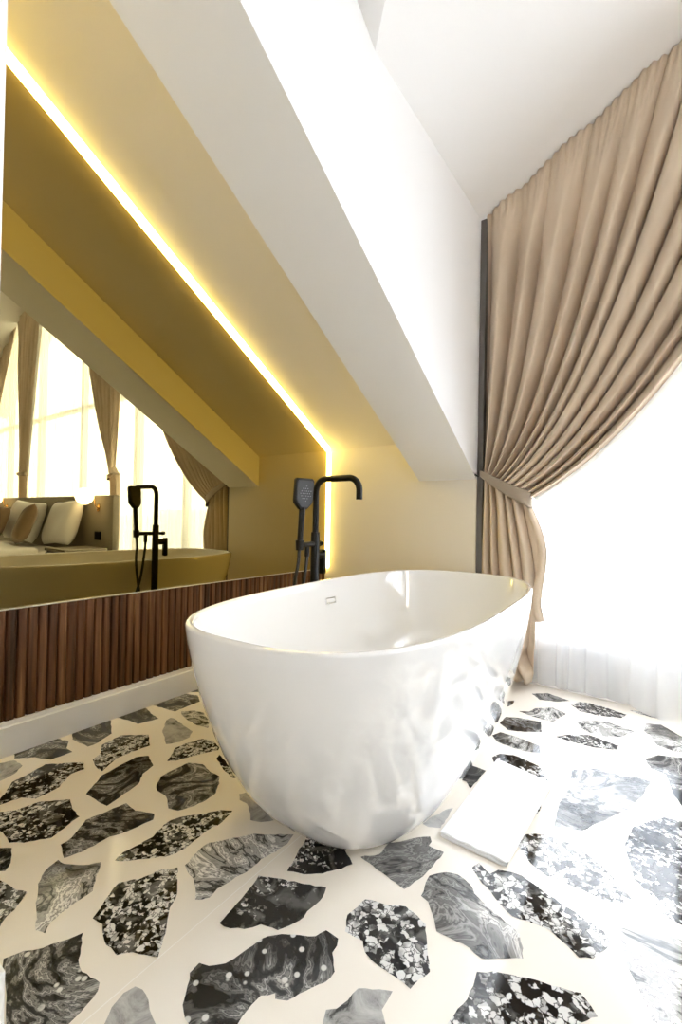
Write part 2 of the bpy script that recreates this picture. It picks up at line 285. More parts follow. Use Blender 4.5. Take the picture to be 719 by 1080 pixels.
# ------------------------------------------------------------------ floor with inlaid stone pieces
def cr(ox, oy, s, L): return [(ox+x/s, oy+y/s) for x, y in L]
A = lambda L: cr(0,720,3.994,L); B = lambda L: cr(180,720,3.994,L); CC = lambda L: cr(0,900,3.994,L); D_ = lambda L: cr(180,900,3.994,L)
E_ = lambda L: cr(360,900,3.994,L); F_ = lambda L: cr(539,900,3.994,L); G_ = lambda L: cr(400,760,4.494,L); H_ = lambda L: cr(519,720,3.595,L)
PIECES = [
 ('t',A([(58,300),(240,237),(288,245),(280,275),(305,292),(215,325),(150,315),(60,320)])),
 ('g',A([(-60,345),(0,340),(60,328),(95,350),(60,385),(0,415),(-60,420)])),
 ('b',A([(-30,500),(0,490),(25,460),(50,420),(110,390),(190,345),(350,335),(355,365),(300,385),(265,420),(250,440),(150,490),(90,485),(0,515),(-40,520)])),
 ('t',A([(305,215),(330,205),(465,158),(470,215),(410,255),(370,270),(305,240)])),
 ('b',A([(430,262),(510,222),(625,220),(632,265),(560,290),(490,320),(430,375),(405,355),(390,325),(425,295)])),
 ('t',A([(362,470),(415,410),(430,390),(570,315),(625,308),(645,350),(600,385),(585,425),(450,520),(380,480)])),
 ('b',A([(0,545),(60,540),(165,503),(295,493),(303,530),(335,565),(300,590),(215,655),(100,675),(38,675),(20,645),(0,625),(-60,610),(-50,560)])),
 ('d',A([(255,683),(300,655),(360,580),(530,508),(570,540),(650,553),(645,578),(540,625),(460,650),(350,712),(270,740),(262,715)])),
 ('t',A([(495,148),(610,103),(635,130),(668,152),(580,175),(545,160)])),
 ('t',B([(-78,95),(0,63),(60,47),(115,55),(123,80),(70,100),(18,122),(-30,108)])),
 ('t',B([(78,40),(105,25),(118,30),(118,40)])),
 ('s',B([(45,122),(100,118),(140,128),(162,170),(158,192),(110,180),(75,160),(48,140)])),
 ('g',B([(-35,210),(-20,160),(0,148),(20,155),(60,185),(92,205),(80,230),(40,250),(0,258),(-20,260),(-25,235)])),
 ('b',B([(0,310),(20,275),(60,258),(130,237),(180,245),(205,275),(200,285),(120,303),(60,318),(20,330),(-15,332)])),
 ('k',B([(192,320),(205,300),(225,325),(250,360),(278,405),(262,402),(230,375)])),
 ('t',B([(-60,430),(-40,395),(0,372),(75,338),(135,345),(165,375),(205,395),(205,425),(190,465),(150,495),(100,520),(30,540),(-10,530),(-20,480),(-58,455)])),
 ('g',B([(288,470),(320,462),(370,500),(435,580),(380,588),(335,580),(335,550),(320,510),(290,495)])),
 ('b',B([(260,540),(210,537),(130,555),(60,563),(0,580),(-30,600),(-75,650),(-150,690),(-200,715),(-235,750),(-180,752),(-90,742),(0,728),(60,700),(100,665),(150,625),(195,605),(220,585)])),
 ('s',B([(60,770),(120,705),(160,675),(260,655),(350,637),(420,640),(518,640),(490,680),(440,715),(380,745),(330,790),(255,835),(195,870),(165,905),(130,915),(103,915),(105,870),(95,825),(68,795)])),
 ('k',B([(535,715),(570,660),(640,678),(719,690),(755,740),(765,765),(719,785),(640,805),(560,808),(490,795)])),
 ('t',CC([(-40,-25),(50,-22),(45,40),(22,75),(-40,78)])),
 ('b',CC([(0,115),(60,150),(115,165),(90,200),(60,240),(30,265),(0,310),(-60,330),(-70,120)])),
 ('s',CC([(150,210),(160,130),(190,75),(245,28),(270,45),(350,50),(425,38),(390,160),(330,200),(260,250),(215,290),(190,338),(150,325),(155,270)])),
 ('b',CC([(390,275),(430,220),(460,175),(500,125),(590,108),(680,68),(747,60),(747,150),(738,195),(715,230),(700,330),(665,438),(620,430),(560,418),(490,430),(440,370),(432,300)])),
 ('d',CC([(15,445),(100,412),(180,400),(350,335),(340,400),(330,450),(345,500),(420,545),(412,580),(340,670),(290,719),(200,790),(25,800),(20,520),(8,490)])),
 ('g',CC([(440,719),(470,650),(520,590),(570,562),(600,575),(625,620),(630,660),(655,719),(680,800),(430,800)])),
 ('k',D_([(205,295),(255,240),(300,190),(370,95),(440,105),(540,125),(655,145),(640,185),(575,245),(560,270),(520,295),(450,325),(380,300),(310,320),(225,310)])),
 ('d',D_([(60,700),(50,640),(70,560),(80,505),(120,463),(160,475),(230,465),(300,420),(345,390),(380,362),(440,345),(520,343),(610,350),(655,325),(705,360),(700,390),(680,420),(690,500),(650,545),(570,580),(490,622),(440,615),(440,590),(380,600),(340,640),(300,690),(270,740),(230,790),(80,790),(75,719)])),
 ('g',E_([(-80,719),(-65,660),(-20,655),(0,640),(70,570),(130,575),(215,582),(195,620),(170,660),(185,719),(190,800),(-90,800)])),
 ('s',[(380,904),(400,901),(410,889),(425,887),(440,883.5),(453.4,882.4),(455,888),(452,892),(468,899),(458,911),(450,920),(441,928),(426,938),(412,928),(397,917)]),
 ('s',E_([(335,180),(350,140),(370,95),(440,80),(490,90),(540,130),(560,170),(590,200),(640,250),(719,310),(750,340),(765,400),(765,445),(680,445),(590,445),(540,400),(480,370),(400,330),(380,250),(365,205)])),
 ('c',E_([(15,330),(25,260),(70,225),(100,195),(150,205),(210,220),(270,225),(320,265),(355,300),(358,350),(365,440),(372,500),(330,530),(290,572),(265,550),(200,505),(130,455),(100,420),(90,370),(40,345)])),
 ('c',E_([(445,719),(490,655),(530,615),(555,560),(570,500),(640,498),(720,513),(780,525),(850,545),(920,565),(1008,590),(1048,640),(1080,690),(1010,715),(950,780),(430,800)])),
 ('c',E_([(550,60),(580,42),(625,85),(660,70),(719,80),(760,95),(830,145),(920,210),(980,245),(1060,300),(1122,340),(1125,395),(1075,430),(1060,445),(1000,440),(940,380),(880,325),(780,285),(719,265),(690,240),(640,180),(580,110)])),
 ('c',[(545.4,892.5),(555,880),(574.6,880),(597,888),(613.6,896.6),(634,912.5),(651.7,930),(668,950),(664,953),(639,951),(621.6,942.6),(594,930),(576.6,924),(564,915),(551.5,900)]),
 ('b',[(658,892),(668,872),(700,862),(725,868),(765,900),(765,985),(719,976),(699,966),(689,948),(669,928)]),
 ('s',F_([(455,318),(520,300),(590,318),(719,360),(820,400),(860,600),(820,860),(660,860),(600,719),(550,610),(500,500),(475,420)])),
 ('s',H_([(150,42),(210,40),(295,70),(240,73),(180,65)])),
 ('b',H_([(298,85),(330,72),(370,78),(430,95),(510,122),(490,135),(400,125),(330,108)])),
 ('s',H_([(100,108),(140,110),(160,97),(230,95),(280,118),(230,148),(190,140),(150,128)])),
 ('t',H_([(28,155),(50,130),(110,135),(185,150),(188,187),(120,187),(60,180)])),
 ('s',H_([(318,150),(350,143),(440,150),(540,185),(490,205),(430,205),(370,190),(335,172)])),
 ('b',H_([(520,105),(570,110),(620,122),(700,140),(640,140),(560,120)])),
 ('s',H_([(582,155),(640,160),(719,205),(790,230),(780,270),(690,262),(620,235),(600,200),(575,185)])),
 ('b',H_([(240,205),(310,195),(370,200),(480,240),(470,255),(380,245),(300,225)])),
 ('s',H_([(0,200),(30,188),(90,205),(180,240),(185,270),(130,262),(70,245),(20,225)])),
 ('b',H_([(0,283),(30,270),(80,275),(130,295),(180,318),(222,385),(170,500),(60,420),(20,330)])),
 ('t',H_([(580,290),(630,275),(719,285),(790,300),(800,420),(719,470),(690,430),(660,350),(600,325)])),
 ('s',H_([(235,545),(255,455),(290,400),(300,330),(400,325),(480,335),(600,375),(570,430),(520,480),(440,515),(340,562),(290,560)])),
 ('t',H_([(60,70),(85,68),(75,85),(55,92)])),
 ('t',G_([(385,270),(430,210),(505,238),(470,280),(430,322),(410,290),(380,280)])),
 ('g',G_([(205,490),(250,455),(330,418),(350,415),(330,450),(290,510),(230,505)])),
]
rnd = random.Random(5)
bm = bmesh.new(); keys = list(STONES)
poly(bm, [(DX-.1,YBACK,0),(XEND+.1,YBACK,0),(XEND+.1,2.9,0),(DX-.1,2.9,0)], 0)
def rough_loop(P, amp):
    out = []
    for i, p in enumerate(P):
        q = P[(i+1) % len(P)]; d = q-p; L = d.length; k = max(1, min(6, int(L/.012))); nrm = Vector((-d.y, d.x, 0)).normalized() if L else Vector()
        for j in range(k):
            out.append(p + d*(j/k) + (nrm*rnd.uniform(-amp, amp) if j else Vector()))
    return out
cent = []
def add_piece(kind, P, z):
    P = [Vector((p.x, p.y, z)) for p in P]
    f = poly(bm, rough_loop(P, .0022), 2+keys.index(kind)); bmesh.ops.triangulate(bm, faces=[f])
for kind, L in PIECES:
    P = [on_floor(x, y) for x, y in L]; c = sum(P, Vector())/len(P); cent.append(c); add_piece(kind, P, .0006)
x = DX+.15
while x < XEND-.1:   # the same pattern carried on over the floor that lies outside the photograph
    y = YBACK+.2
    while y < 2.4:
        c = Vector((x+rnd.uniform(-.07,.07), y+rnd.uniform(-.07,.07), 0)); q = pix(c.x, c.y, 0)
        if not (q and -25 < q[0] < 745 and 600 < q[1] < 1105) and all((c-k_).length > .19 for k_ in cent):
            a0 = rnd.uniform(0, PI); ra, rb = rnd.uniform(.09,.14), rnd.uniform(.06,.085); K = rnd.randint(8, 11); P = []
            for k in range(K):
                t_ = 2*PI*(k+rnd.uniform(-.25,.25))/K; s_ = rnd.uniform(.75,1.12); px_, py_ = ra*s_*math.cos(t_), rb*s_*math.sin(t_)
                P.append(c+Vector((px_*math.cos(a0)-py_*math.sin(a0), px_*math.sin(a0)+py_*math.cos(a0), 0)))
            add_piece(rnd.choice(keys), P, .0006); cent.append(c)
        y += .27
    x += .27
def joint(p, q, w=.0022, z=.0009):
    d = (q-p).normalized(); nn = Vector((-d.y, d.x, 0))*w*.5
    poly(bm, [Vector((v.x, v.y, z)) for v in (p-nn, q-nn, q+nn, p+nn)], 1)
ja, jb = on_floor(90,1077), on_floor(317,882); jd = (jb-ja).normalized()
joint(ja-jd*1.5, ja+jd*1.6)
fl = struct('floor', bm, [M_TILE, M_JOINT]+[STONES[k] for k in keys])
print('JOINT', ja, jb, [tuple(round(c,3) for c in on_floor(*p)) for p in ((205,764),(227.6,774),(75,797),(180,752),(463,878),(535,912),(583,825),(525,800))])

# ------------------------------------------------------------------ room shell
zl = lambda y: Z0+.03-SL*y; zbm = lambda y: Z1-SL*y; zr = lambda y: ZC-SL*y
YEW = YE+.02
bm = bmesh.new(); prism(bm, [(-1.95,YBACK,0),(-1.95,YEW+.4,0),(-1.95,YEW+.4,zl(YEW+.4)+.4),(-1.95,YBACK,zl(YBACK)+.4)], (-.12,0,0)); struct('wall_left', bm, M_CREAM)
bm = bmesh.new(); prism(bm, [(-1.95,YEW,0),(XB2,YEW,0),(XB2,YEW,zbm(YEW)+.12),(XB1+.05,YEW,zl(YEW)+.25),(-1.95,YEW,zl(YEW)+.25)], (0,.14,0)); struct('wall_back', bm, M_CREAM)
# low wall under the glazing and its ends
bm = bmesh.new(); box(bm, XB2, XEND, 2.60, 2.78, 0, .27, .004); struct('wall_window', bm, M_WALL)
# alcove ceiling, main roof, dormer
bm = bmesh.new()
prism(bm, [(-1.95,YBACK,zl(YBACK)),(XB1+.02,YBACK,zl(YBACK)),(XB1+.02,YEW+.1,zl(YEW+.1)),(-1.95,YEW+.1,zl(YEW+.1))], (0,0,.06)); struct('ceiling_alcove', bm, M_CREAM)
bm = bmesh.new(); yv = lambda x_: (ZC-zdorm(x_))/SL; XD2 = 2*XR-XB2; HI = YG+.3
xl = XB2-.02
poly(bm, [(xl,HI,zdorm(xl)),(XR,HI,zdorm(XR)),(XR,yv(XR),zdorm(XR)),(xl,yv(xl),zdorm(xl))])
poly(bm, [(XR,HI,zdorm(XR)),(XD2,HI,ZE),(XD2,yv(XD2),ZE),(XR,yv(XR),zdorm(XR))])
poly(bm, [(xl,yv(xl),zdorm(xl)),(XR,yv(XR),zdorm(XR)),(XD2,yv(XD2),ZE),(XD2,YBACK,zr(YBACK)),(xl,YBACK,zr(YBACK))])
bmesh.ops.remove_doubles(bm, verts=bm.verts[:], dist=1e-4)
o = struct('ceiling', bm, M_WALL); sm = o.modifiers.new('thick', 'SOLIDIFY'); sm.thickness = .05; sm.offset = 1
# beam running down the slope: underside parallel to the roof, right face up to the dormer
bm = bmesh.new(); ye2 = YEW
hexa(bm, [(XB1,YBACK,zbm(YBACK)),(XB2,YBACK,zbm(YBACK)),(XB2,ye2,zbm(ye2)),(XB1,ye2,zbm(ye2)),
          (XB1,YBACK,zr(YBACK)+.02),(XB2,YBACK,zr(YBACK)+.02),(XB2,ye2,ZE+.03),(XB1,ye2,ZE+.03)])
bm.free(); bm = bmesh.new()
prism(bm, [(XB1,YBACK,zbm(YBACK)),(XB1,ye2,zbm(ye2)),(XB1,ye2+.3,zbm(ye2)),(XB1,ye2+.3,ZE+.02),(XB1,yv(XB2),ZE+.02),(XB1,YBACK,zr(YBACK)+.02)], (XB2-XB1,0,0))
struct('ceiling_beam', bm, M_WALL)
# nib wall the camera looks past, with its skirting
bm = bmesh.new(); box(bm, -1.95, -.892, .10, .26, 0, 3.2, .003); struct('wall_entry', bm, M_WALL)
bm = bmesh.new(); box(bm, -1.90, -.877, .088, .288, 0, ZB, .004); struct('baseboard_entry', bm, M_BASE)
bm = bmesh.new(); box(bm, XEND, XEND+.12, YBACK, 2.9, 0, 6); struct('wall_right', bm, M_WALL)
bm = bmesh.new()
box(bm, -2, XEND, YBACK-.12, YBACK, 0, 6.2); struct('wall_rear', bm, M_WALL)
# skirtings
bm = bmesh.new()
prof = [(-1.95,0),(DX+.012,0),(DX+.012,ZB-.018),(DX+.006,ZB-.014),(DX+.006,ZB),(-1.95,ZB)]
prism(bm, [(px_, .288, pz_) for px_, pz_ in prof], (0,YEW-.288,0)); struct('baseboard_left', bm, M_BASE)
bm = bmesh.new()
prof = [(YEW,0),(YEW-.014,0),(YEW-.014,ZB-.018),(YEW-.008,ZB-.014),(YEW-.008,ZB),(YEW,ZB)]
prism(bm, [(DX+.012, py_, pz_) for py_, pz_ in prof], (XB2-DX-.012,0,0)); struct('baseboard_back', bm, M_BASE)
bm = bmesh.new()
prof = [(2.60,0),(2.586,0),(2.586,.122),(2.592,.128),(2.592,.142),(2.60,.142)]
prism(bm, [(XB2, py_, pz_) for py_, pz_ in prof], (XEND-XB2,0,0)); struct('baseboard_window', bm, M_BASE)
# dark grey profile at the window's side
bm = bmesh.new(); box(bm, XB2-.002, XB2+.032, YEW+.012, 2.597, 0, ZE-.003, .002); struct('trim_1', bm, M_JAMB)

# windows: frame and pane, following the gable
WX = [(XB2+.032, .97), (.97, 3.60), (3.60, XEND)]
for i, (xa, xb) in enumerate(WX):
    root = bpy.data.objects.new('window_%d' % (i+1), None); C.objects.link(root); root['kind'] = 'structure'; root.location = ((xa+xb)/2, YG, .27)
    off = Vector((-(xa+xb)/2, -YG, -.27))
    def P(o): o.location = off; o.parent = root; return o
    bm = bmesh.new(); w = .035
    box(bm, xa, xa+w, YG-.04, YG+.04, .27, zdorm(xa+w/2)-.01); box(bm, xb-w, xb, YG-.04, YG+.04, .27, zdorm(xb-w/2)-.01)
    box(bm, xa+w, xb-w, YG-.04, YG+.04, .27, .27+w)
    box(bm, xa+w, xb-w, YG-.035, YG+.035, 2.2, 2.24)
    xm = (xa+xb)/2; box(bm, xm-.025, xm+.025, YG-.035, YG+.035, .27+w, zdorm(xm)-.05)
    P(obj('window_frame', bm, M_FRAME))
    xs = [xa] + ([XR] if xa < XR < xb else []) + [xb]
    bm = bmesh.new(); prism(bm, [(xa,YG-.004,.28),(xb,YG-.004,.28)]+[(q,YG-.004,zdorm(q)-.01) for q in xs[::-1]], (0,.008,0)); P(obj('window_pane', bm, M_GLASS))
# outside: frosted balcony panels, distant hills, ground
bm = bmesh.new(); box(bm, -.68, .95, 2.98, 3.0, .02, .925, .004); box(bm, -.70, -.68, 2.97, 3.01, .0, .93); tag(obj('balcony_panel', bm, M_FROST), 'frosted white balcony panel outside the window beside the tub', 'balustrade')
bm = bmesh.new(); box(bm, -2, XEND, 2.80, 3.2, -.2, -.02); struct('balcony_slab', bm, M_WALL)
M_HILL = mat('haze_tinted_hills', (.50,.60,.74), .9, spec=0); M_GND = mat('pale_ground', (.62,.62,.6), .9, spec=0)  # hill blue is distance haze painted into the base colour
bm = bmesh.new()
def hill(u, v): 
    x_ = -900+1800*u; h_ = 22+9*math.sin(x_*.011)+7*math.sin(x_*.029+1)+4*math.sin(x_*.07)
    return Vector((x_, 600+160*v, -6+(h_+6)*math.sin(PI*min(1,v*1.0))))
grid(bm, hill, 120, 9); struct('hills', bm, M_HILL, smooth=True)
bm = bmesh.new(); poly(bm, [(-1500,3.3,-6.2),(1500,3.3,-6.2),(1500,1500,-6.2),(-1500,1500,-6.2)]); struct('ground', bm, M_GND)

# ------------------------------------------------------------------ slatted wainscot
bm = bmesh.new(); y0_, y1_ = .262, YEW-.016; pitch = .034; nsl = int((y1_-y0_)/pitch); pitch = (y1_-y0_)/nsl; KP = 9
pts = []
for i in range(nsl):
    for k in range(KP):
        t_ = k/(KP-1); yy = y0_+pitch*(i+.03+.94*t_); pts.append((DX-.009+.009*math.sin(PI*t_)**.22, yy))
    pts.append((DX-.014, y0_+pitch*(i+1)-.0005))
va = [bm.verts.new((a, b_, ZB+.001)) for a, b_ in pts]; vb = [bm.verts.new((a, b_, ZM-.004)) for a, b_ in pts]
for i in range(len(pts)-1): bm.faces.new((va[i], va[i+1], vb[i+1], vb[i]))
q1 = [bm.verts.new(p) for p in ((-1.948,y0_,ZB+.001),(-1.948,y1_,ZB+.001),(-1.948,y1_,ZM-.004),(-1.948,y0_,ZM-.004))]
bm.faces.new(q1); bm.faces.new(vb+[q1[2],q1[3]]); bm.faces.new(va[::-1]+[q1[0],q1[1]][::1])
tag(obj('slatted_wainscot', bm, M_WOOD), 'dark walnut fluted panelling below the big mirror, above the white skirting', 'wall panelling')

# ------------------------------------------------------------------ mirror with LED edge
mr = thing('wall_mirror', 'large bronze tinted wall mirror with slanted yellow glowing edge beside the bathtub', 'mirror', (DX,1.3,ZM))
moff = Vector((-DX,-1.3,-ZM))
def MP(o): o.location = moff; o.parent = mr; return o
ym0, ym1 = .262, YE-.004; ztop = lambda y: Z0-SL*y
bm = bmesh.new(); prism(bm, [(DX,ym0,ZM),(DX,ym1,ZM),(DX,ym1,ztop(ym1)),(DX,ym0,ztop(ym0))], (-.006,0,0)); MP(obj('mirror_glass', bm, M_MIRROR))
bm = bmesh.new(); prism(bm, [(DX-.007,ym0,ZM),(DX-.007,ym1-.012,ZM),(DX-.007,ym1-.012,ztop(ym1)-.012),(DX-.007,ym0,ztop(ym0)-.012)], (-.022,0,0)); MP(obj('backing_board', bm, M_BLACK))
bm = bmesh.new(); box(bm, DX-.006, DX+.003, ym0, ym1, ZM-.004, ZM+.001); MP(obj('bottom_rail', bm, M_CHROME))
bm = bmesh.new()
xw = -1.949
# sloped run: triangular diffuser in the corner of wall and ceiling
def tri(y): e = .003; c = zl(y)-e; m_ = ztop(y)-.004; return [Vector((xw,y,m_)), Vector((xw,y,c)), Vector((DX+.028,y,c))]
a_, b_ = tri(ym0), tri(ym1)
prism(bm, a_, b_[0]-a_[0])
zt_ = zl(YEW-.003)-.006
ptsv = [Vector((xw,ym1-.004,ZM)), Vector((xw,YEW-.002,ZM)), Vector((DX+.020,YEW-.002,ZM))]
prism(bm, ptsv, (0,0,zt_-ZM-.01))
MP(obj('led_strip', bm, M_LED))['label'] = 'glowing yellow light strip'

# ------------------------------------------------------------------ bathtub
TQ = dict(cx=-.9525*.88, cy=1.734*.88, a=.9632*.88, b=.4801*.88, n=2.9494, rot=math.radians(2.9508), zt=.6762*.88, ka=.6582, kb=.6316, pp=1.3535, qq=1.4936)
def tubpt(th, ka_, kb_, z, inset=0):
    q = TQ; c_, s_ = math.cos(th), math.sin(th); e = 2/q['n']
    x_ = math.copysign(abs(c_)**e, c_)*(q['b']*kb_-inset); y_ = math.copysign(abs(s_)**e, s_)*(q['a']*ka_-inset)
    return Vector((q['cx']+x_*math.cos(q['rot'])-y_*math.sin(q['rot']), q['cy']+x_*math.sin(q['rot'])+y_*math.cos(q['rot']), z))
def tubk(t):
    w = (1-(1-t)**TQ['pp'])**(1/TQ['qq']) if t < 1 else 1
    return TQ['ka']+(1-TQ['ka'])*w, TQ['kb']+(1-TQ['kb'])*w
NT = 160; ZT = TQ['zt']
THS = []
for k in range(NT):   # even spacing along the superellipse
    THS.append(2*PI*k/NT)
def ring_th(k):
    # reparametrise so corners get enough points
    t_ = THS[k]; return t_ - .18*math.sin(4*t_)*0
tub = thing('bathtub', 'white freestanding oval bathtub on the stone-patterned floor by the mirror', 'bathtub', (TQ['cx'],TQ['cy'],0))
toff = Vector((-TQ['cx'],-TQ['cy'],0))
def TP(o): o.location = toff; o.parent = tub; return o
prof = []
for i in range(29):
    t_ = (i/28)**1.7; ka_, kb_ = tubk(t_); prof.append((ka_, kb_, ZT*t_*.985, 0))
RW = .020
for k in range(1, 8):   # rounded rim
    an = PI*k/8; prof.append((1, 1, ZT*.985+ZT*.015*math.sin(an), RW/2*(1-math.cos(an))))
prof.append((1, 1, ZT*.985, RW))
ZIN = .125
def inner(t): # t=1 rim, 0 basin floor
    z = ZIN+(ZT*.985-ZIN)*t; ka_, kb_ = tubk(min(1, z/ZT)); rad = max(0, .16-(z-ZIN)); ins = RW + .020*(1-t) 
    if rad > 0: ins += .16-math.sqrt(max(0, .16**2-rad**2))
    return ka_, kb_, z, ins
for i in range(1, 30): prof.append(inner(1-(i/29)**.8*.999))
bm = bmesh.new(); rings = []
def even(ka_, kb_, z, ins):
    dense = [tubpt(2*PI*k/720, ka_, kb_, z, ins) for k in range(720)]
    cum = [0]
    for k in range(720): cum.append(cum[-1]+(dense[(k+1)%720]-dense[k]).length)
    out = []; j = 0
    for k in range(NT):
        s_ = cum[-1]*k/NT
        while cum[j+1] < s_: j += 1
        f = (s_-cum[j])/max(1e-9, cum[j+1]-cum[j]); out.append(dense[j].lerp(dense[(j+1)%720], f))
    return out
for ka_, kb_, z, ins in prof: rings.append([bm.verts.new(p) for p in even(ka_, kb_, z, ins)])
for Aa, Bb in zip(rings, rings[1:]):
    for k in range(NT): bm.faces.new((Aa[k], Aa[(k+1)%NT], Bb[(k+1)%NT], Bb[k]))
bm.faces.new(rings[0][::-1])
cv = bm.verts.new(sum((v.co for v in rings[-1]), Vector())/NT + Vector((0,0,-.003)))
for k in range(NT): bm.faces.new((rings[-1][k], rings[-1][(k+1)%NT], cv))
TP(obj('tub_shell', bm, M_TUB, smooth=True, autosmooth=50))
# overflow plate on the inner wall, mirror side
def inner_at(y, z):
    best = None
    t_ = (z-ZIN)/(ZT*.985-ZIN); ka_, kb_, z_, ins = inner(t_)
    for k in range(2000):
        p = tubpt(PI/2+PI*k/2000, ka_, kb_, z, ins)
        if best is None or abs(p.y-y) < abs(best.y-y): best = p
    return best
p0 = inner_at(1.612, .503); pu = inner_at(1.612, .523); pr = inner_at(1.65, .503)
ez = (pu-p0).normalized(); ex = (pr-p0); ex = (ex-ez*ex.dot(ez)).normalized(); en = ex.cross(ez)
if en.x < 0: en = -en
OM = Matrix(((ex.x,ez.x,en.x,p0.x),(ex.y,ez.y,en.y,p0.y),(ex.z,ez.z,en.z,p0.z),(0,0,0,1)))
bm = bmesh.new(); w_, h_ = .037, .014
for a0, a1, b0, b1 in ((-w_,w_,-h_,-h_+.005),(-w_,w_,h_-.005,h_),(-w_,-w_+.005,-h_+.005,h_-.005),(w_-.005,w_,-h_+.005,h_-.005)): box(bm, a0, a1, b0, b1, -.004, .007, .0012, 2, OM)
ov = TP(obj('overflow_cover', bm, M_CHROME)); ov['label'] = 'chrome rectangular overflow frame'
bm = bmesh.new(); box(bm, -w_+.005, w_-.005, -h_+.005, h_-.005, -.004, .004, .001, 1, OM)
o = obj('overflow_insert', bm, M_TUB, ov); 
# drain in the basin floor
dc = Vector((TQ['cx'], TQ['cy'], ZIN))
bm = bmesh.new(); lathe(bm, [(0,0),(.033,0),(.035,.003),(.03,.006),(0,.007)], dc+Vector((0,0,-.003)), 28); TP(obj('drain_cap', bm, M_CHROME, smooth=True, autosmooth=40))

# ------------------------------------------------------------------ freestanding tap
TX, TY = -1.285, 1.563
tap = thing('bath_tap', 'matte black freestanding bath tap with hand shower between tub and mirror', 'tap', (TX,TY,0))
def KP_(name, bm, m=M_BLACK, par=None, sm=True): return obj(name, bm, m, par or tap, smooth=sm, autosmooth=40)
bm = bmesh.new(); lathe(bm, [(.001,0),(.056,0),(.058,.003),(.056,.009),(.024,.012)], seg=40); KP_('floor_flange', bm)
bm = bmesh.new(); lathe(bm, [(.001,.008),(.0195,.008),(.0195,.806),(.018,.809),(.001,.809)], seg=32); KP_('column', bm)
sd = Vector((.2405,-.012,0)).normalized(); SR = .055; zs = 1.045; reach = .242
pts = [Vector((0,0,.80)), Vector((0,0,zs-SR-.05)), Vector((0,0,zs-SR-.001))]
for k in range(1, 13): an = PI/2*k/12; pts.append(sd*(SR*(1-math.cos(an)))+Vector((0,0,zs-SR+SR*math.sin(an))))
pts.append(sd*(reach/2)+Vector((0,0,zs)))
for k in range(13): an = PI/2*k/12; pts.append(sd*(reach-SR+SR*math.sin(an))+Vector((0,0,zs-SR+SR*math.cos(an))))
pts.append(sd*reach+Vector((0,0,zs-.092)))
bm = bmesh.new(); tube(bm, pts, .0136, 20); KP_('spout', bm)
hd = Vector((.10,-.995,0)).normalized()      # holder direction
zb_ = .757
bm = bmesh.new(); tube(bm, [hd*.012+Vector((0,0,zb_)), hd*.118+Vector((0,0,zb_))], .0115, 16); lathe(bm, [(.001,-.022),(.0165,-.022),(.0185,.02),(.001,.02)], hd*.118+Vector((0,0,zb_)), 20)
KP_('shower_holder', bm)
bm = bmesh.new(); tube(bm, [-hd*.012+Vector((0,0,zb_)), -hd*.040+Vector((0,0,zb_)), -hd*.041+Vector((0,0,zb_)), -hd*.058+Vector((0,0,zb_))], [.009,.009,.0125,.010], 16); KP_('diverter_knob', bm)
zl_ = .705
bm = bmesh.new(); tube(bm, [-hd*.012+Vector((0,0,zl_)), -hd*.052+Vector((0,0,zl_))], .0185, 20)
fr_x = -hd; fr_y = Vector((0,0,1)).cross(fr_x)
LM = Matrix(((fr_y.x,fr_x.x,0,fr_x.x*.062),(fr_y.y,fr_x.y,0,fr_x.y*.062),(0,0,1,zl_),(0,0,0,1)))
box(bm, -.017, .017, -.012, .012, -.088, .024, .007, 3, LM); KP_('lever_handle', bm)
# hand shower
hb = hd*.118+Vector((0,0,zb_+.012)); ht_dir = Vector((.09,-.02,1)).normalized()
bm = bmesh.new(); tube(bm, [hb-ht_dir*.035, hb, hb+ht_dir*.05, hb+ht_dir*.15], [.010,.0125,.0125,.0135], 18)
nf = Vector((.95,-.30,-.15)); nf = (nf-ht_dir*nf.dot(ht_dir)).normalized(); ns_ = ht_dir.cross(nf)
c0 = hb+ht_dir*.208
HM = Matrix(((ns_.x,ht_dir.x,nf.x,c0.x),(ns_.y,ht_dir.y,nf.y,c0.y),(ns_.z,ht_dir.z,nf.z,c0.z),(0,0,0,1)))
outl = [(-.018,-.068),(.018,-.068),(.042,-.042),(.045,-.03),(.045,.056),(.038,.064),(-.038,.064),(-.045,.056),(-.045,-.03),(-.042,-.042)]
def slab(bm, outl, z0, z1, sc0, sc1):
    a = [bm.verts.new(HM @ Vector((x_*sc0, y_*sc0, z0))) for x_, y_ in outl]; b_ = [bm.verts.new(HM @ Vector((x_, y_, z0+(z1-z0)*.25))) for x_, y_ in outl]
    c_ = [bm.verts.new(HM @ Vector((x_, y_, z0+(z1-z0)*.8))) for x_, y_ in outl]; d_ = [bm.verts.new(HM @ Vector((x_*sc1, y_*sc1, z1))) for x_, y_ in outl]; k = len(outl)
    bm.faces.new(a); bm.faces.new(d_)
    for P_, Q_ in ((a,b_),(b_,c_),(c_,d_)):
        for i in range(k): bm.faces.new((P_[i], P_[(i+1)%k], Q_[(i+1)%k], Q_[i]))
slab(bm, outl, -.013, .012, .8, .95)
hs = KP_('hand_shower', bm, sm=False)
bm = bmesh.new(); slab(bm, [(x_*.86, y_*.86) for x_, y_ in outl], .010, .0145, 1, .97); M_FACE = mat('charcoal_spray_face', (.035,.038,.043), .35); obj('spray_face', bm, M_FACE, hs)
bm = bmesh.new()
for i in range(-2, 3):
    for j in range(-3, 4):
        if abs(i)+abs(j) <= 3: 
            p = HM @ Vector((i*.011+(.005 if j % 2 else 0), j*.0105, .0145)); lathe(bm, [(.0022,-.001),(.0022,.0012),(.0012,.002)], p, 8, nf)
obj('nozzles', bm, M_NOZ, hs)
